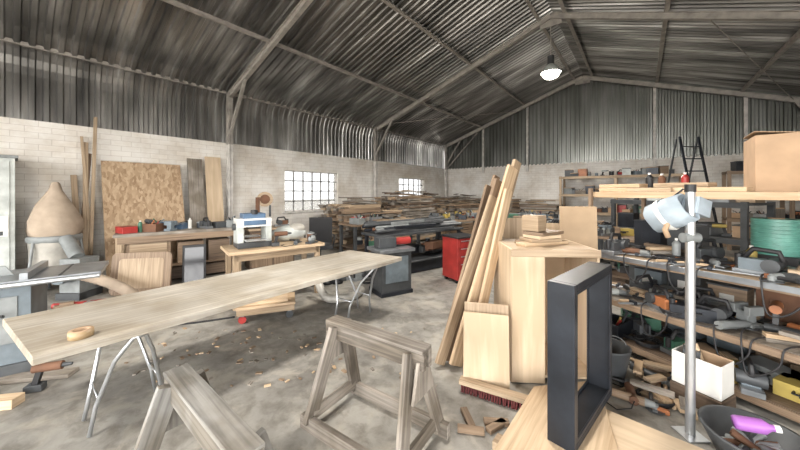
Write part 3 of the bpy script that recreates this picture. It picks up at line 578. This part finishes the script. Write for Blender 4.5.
stack('timber_stack',-6.7,6.3,1.5,1.0,1.2,88,wm,1); stack('timber_stack',-6.1,8.1,1.6,1.2,1.42,85,wm,2); stack('timber_stack',-6.8,10.2,1.8,1.2,1.35,92,wm,3); stack('timber_stack',-5.1,9.9,1.5,.9,1.15,82,wm,4); stack('timber_stack',-6.3,12.4,1.8,1.4,1.3,90,wm,5); stack('timber_stack',-4.4,11.9,1.7,1.1,1.3,85,wm,6); stack('timber_stack',-5.3,6.3,1.2,.8,.85,85,wm,8); stack('timber_stack',-3.2,13.0,1.6,.9,1.1,5,wm,11)
m=MB(); m.at(-.15,4.95,0,30); m.box((0,0,.35),(.52,.42,.62),dgrey); m.box((0,0,.03),(.56,.46,.06),black); m.box((0,0,.69),(.62,.5,.05),cast); m.box((0,-.215,.4),(.4,.01,.4),lblue); m.box((-.1,0,.8),(.3,.2,.16),dgrey); m.cyl((.05,0,.8),(.35,0,.8),.06,red); m.done('spindle_moulder')
m=MB(); m.at(.32,6.38,0,38)
for sx in(-1.0,1.0):
    for sy in(-.3,.3): m.box((sx,sy,.4),(.06,.06,.8),black)
m.box((0,0,.8),(2.2,.7,.04),dgrey); m.box((0,0,.25),(2.1,.65,.03),dgrey)
for k in range(22):
    y=R.uniform(-.28,.28); z=.84+R.uniform(0,.16); mt=R.choice([black,dgrey,black,grey,rust,dgrey])
    if k%2: m.cyl((-1.2+R.uniform(0,.4),y,z),(1.0+R.uniform(0,.2),y+R.uniform(-.1,.1),z),.03,mt,seg=8)
    else: m.box((R.uniform(-.3,.3),y,z),(R.uniform(.8,1.6),.07,.05),mt,rz=R.uniform(-8,8))
for k in range(14): m.box((R.uniform(-.8,.8),R.uniform(-.2,.2),.33+R.uniform(0,.2)),(R.uniform(.2,.6),.2,.14),R.choice([black,dgrey,rust,dgrey]),rz=R.uniform(-20,20))
m.box((0,0,.12),(1.8,.5,.22),black)
m.done('steel_stock_bench')
m=MB(); m.at(1.10,5.62,0,30); m.box((0,0,.42),(.48,.42,.72),red)
for k in range(5): m.box((0,-.215,.16+k*.135),(.43,.012,.12),red); m.box((0,-.228,.2+k*.135),(.35,.012,.015),galv)
m.box((0,0,.8),(.52,.46,.03),blackp)
for sx in(-.2,.2):
    for sy in(-.15,.15): m.cyl((sx,sy-.012,.035),(sx,sy+.012,.035),.035,blackp,seg=10); m.box((sx,sy,.062),(.04,.04,.02),grey)
m.done('red_tool_chest')
m=MB()
for k in range(16): tools(m,R.uniform(-.9,2.0),R.uniform(6.95,7.5),0,R.uniform(0,360),R.choice([7,3,7,6]),R.choice(COLS))
m.done('floor_crates')
m=MB()
for k in range(18): tools(m,R.uniform(-1.4,-.5),R.uniform(5.2,6.1),0,R.uniform(0,360),R.choice([7,3,10,6,4,11]),R.choice([black,dgrey,rust,red,grey,brownw]))
m.done('floor_machine_parts')
def bench(name,cu,cw,ang,L,Wd,zt,n):
    m=MB(); m.at(cu,cw,0,ang)
    m.box((0,0,zt),(L,Wd,.04),brownw)
    for sx in(-1,1):
        for sy in(-1,1): m.box((sx*(L/2-.05),sy*(Wd/2-.05),zt/2),(.07,.07,zt),dgrey)
    m.box((0,0,.25),(L-.1,Wd-.1,.03),darkw); m.box((0,0,.12),(L-.3,Wd-.2,.22),darkw)
    for k in range(n):
        for zz in(zt+.021,.266):
            T=Matrix.Translation((cu,cw,0))@Matrix.Rotation(math.radians(ang),4,'Z'); p=T@Vector((R.uniform(-L/2+.17,L/2-.17),R.uniform(-Wd/2+.15,Wd/2-.15),zz)); tools(m,p.x,p.y,p.z,R.uniform(0,360),R.choice([0,2,3,7,10,6,8,3,11,7]),R.choice(COLS))
    m.done(name)
bench('cluttered_assembly_bench',1.6,8.4,38,2.4,.8,.85,24); bench('cluttered_assembly_bench',-.6,8.0,38,1.8,.8,.8,20); bench('cluttered_assembly_bench',3.3,5.6,-50,1.8,.8,.85,22); bench('cluttered_assembly_bench',3.7,7.6,-38,2.2,.8,.9,24)

def rack(name,x,y,L,D,zs,ang=0,n=8,mt=pine2):
    m=MB(); m.at(x,y,0,ang); top=max(zs)
    for sx in(-L/2,0,L/2):
        for sy in(-D/2,D/2): m.box((sx,sy,top/2+.02),(.08,.06,top+.04),mt)
    for z in zs: m.box((0,0,z),(L+.1,D,.04),mt); m.box((0,-D/2-.02,z-.02),(L+.1,.03,.09),mt)
    B=Matrix.Translation((x,y,0))@Matrix.Rotation(math.radians(ang),4,'Z')
    for z in zs:
        for k in range(n):
            p=B@Vector((-L/2+.2+(L-.4)*(k+R.uniform(-.2,.2))/(n-1),R.uniform(-D/2+.17,D/2-.17),z+.021))
            m.at(p.x,p.y,p.z,ang+R.uniform(-15,15)); q=R.random()
            if q<.5: s=R.uniform(.18,.32); hh=R.uniform(.12,.32); m.box((0,0,hh/2),(s,.3,hh),R.choice(COLS+[dgrey,black,card,brownw,black])); m.box((0,0,hh),(s*1.04,.31,.02),R.choice([black,dgrey,card]))
            else: tools(m,p.x,p.y,p.z,R.uniform(0,360),R.choice([2,3,7,1,10]),R.choice(COLS))
    m.done(name,'b')
rack('stocked_storage_rack',-.7,13.2,3.4,.7,(.2,.85,1.5,2.15),n=14)
rack('stocked_storage_rack',3.0,12.6,2.2,.7,(.2,.85,1.5,2.15),n=9,mt=brownw)
rack('stocked_storage_rack',.6,8.2,2.2,.7,(.2,.8,1.4),ang=-35,n=9,mt=dgrey)
rack('stocked_storage_rack',3.3,6.4,2.2,.7,(.2,.8,1.4,1.9),ang=-70,n=9,mt=brownw)
m=MB()
for u0 in(6.85,7.3): m.beam((u0,6.9,0.02),(u0-.02,7.5,2.95),.05,.03,black,up=(0,-1,.2))
for k in range(9): z=.3+k*.3; m.box((7.07,6.9+.6*z/2.95,z),(.45,.05,.025),black)
for u0 in(6.82,7.33): m.beam((u0,8.2,0.02),(u0-.02,7.55,2.9),.04,.025,dgrey,up=(0,-1,.2))
m.done('step_ladder')
m=MB(); tools(m,-2.85,2.5,0,20,1,rust); m.done('cordless_drill')
m=MB(); m.box((-3.2,2.62,.02),(.7,.12,.035),greyw,rz=12); m.box((-3.0,2.28,.035),(.28,.1,.07),pine,rz=10); m.box((-3.3,2.38,.03),(.3,.12,.05),pine2,rz=-12); m.done('floor_timber_blocks')
m=MB()
for k in range(16): tools(m,-4.3+R.uniform(-.7,.9),3.95+R.uniform(-.25,.3),0,R.uniform(0,360),R.choice([6,4,6,2,8]),R.choice([dgrey,grey,rust,black]))
m.done('floor_offcuts_pile')
m=MB()
for k in range(110):
    u,w=R.uniform(-2.6,.3),R.uniform(2.5,3.6); s=R.uniform(.008,.03); m.box((u,w,.004),(s*2,s,.008),R.choice([pine,greyw,brownw]),rz=R.uniform(0,180))
m.done('scattered_wood_chips','c',0)

# ---------------- world, portals, camera ----------------
w=bpy.data.worlds.new('sky'); bpy.context.scene.world=w; w.use_nodes=True; N=w.node_tree.nodes; L=w.node_tree.links; bg=N['Background']
bg.inputs['Color'].default_value=(1,.99,.975,1); bg.inputs['Strength'].default_value=13.0
def portal(loc,rot,sx,sy):
    l=bpy.data.lights.new('portal','AREA'); l.shape='RECTANGLE'; l.size=sx; l.size_y=sy; l.cycles.is_portal=True
    o=bpy.data.objects.new('daylight_portal',l); o.location=loc; o.rotation_euler=rot; bpy.context.collection.objects.link(o)
portal((-1.75,YB-.3,2.0),(math.radians(90),0,0),10.1,4)
portal((XR+.3,-2.6,1.4),(0,math.radians(90),0),2.8,5.6)
portal((XL-.3,5.82,1.63),(0,math.radians(-90),0),1.3,2.0)
portal((XL-.3,11.05,1.63),(0,math.radians(-90),0),1.3,2.0)
bpy.context.scene.view_settings.view_transform='Standard'
cam=bpy.data.cameras.new('camera'); co=bpy.data.objects.new('camera',cam); bpy.context.collection.objects.link(co)
co.location=(0,0,1.6); co.rotation_euler=(math.radians(90),0,math.atan2(SA,CA)); cam.sensor_width=36; cam.lens=307/800*36; cam.shift_y=-33/800; cam.clip_start=.05
bpy.context.scene.camera=co
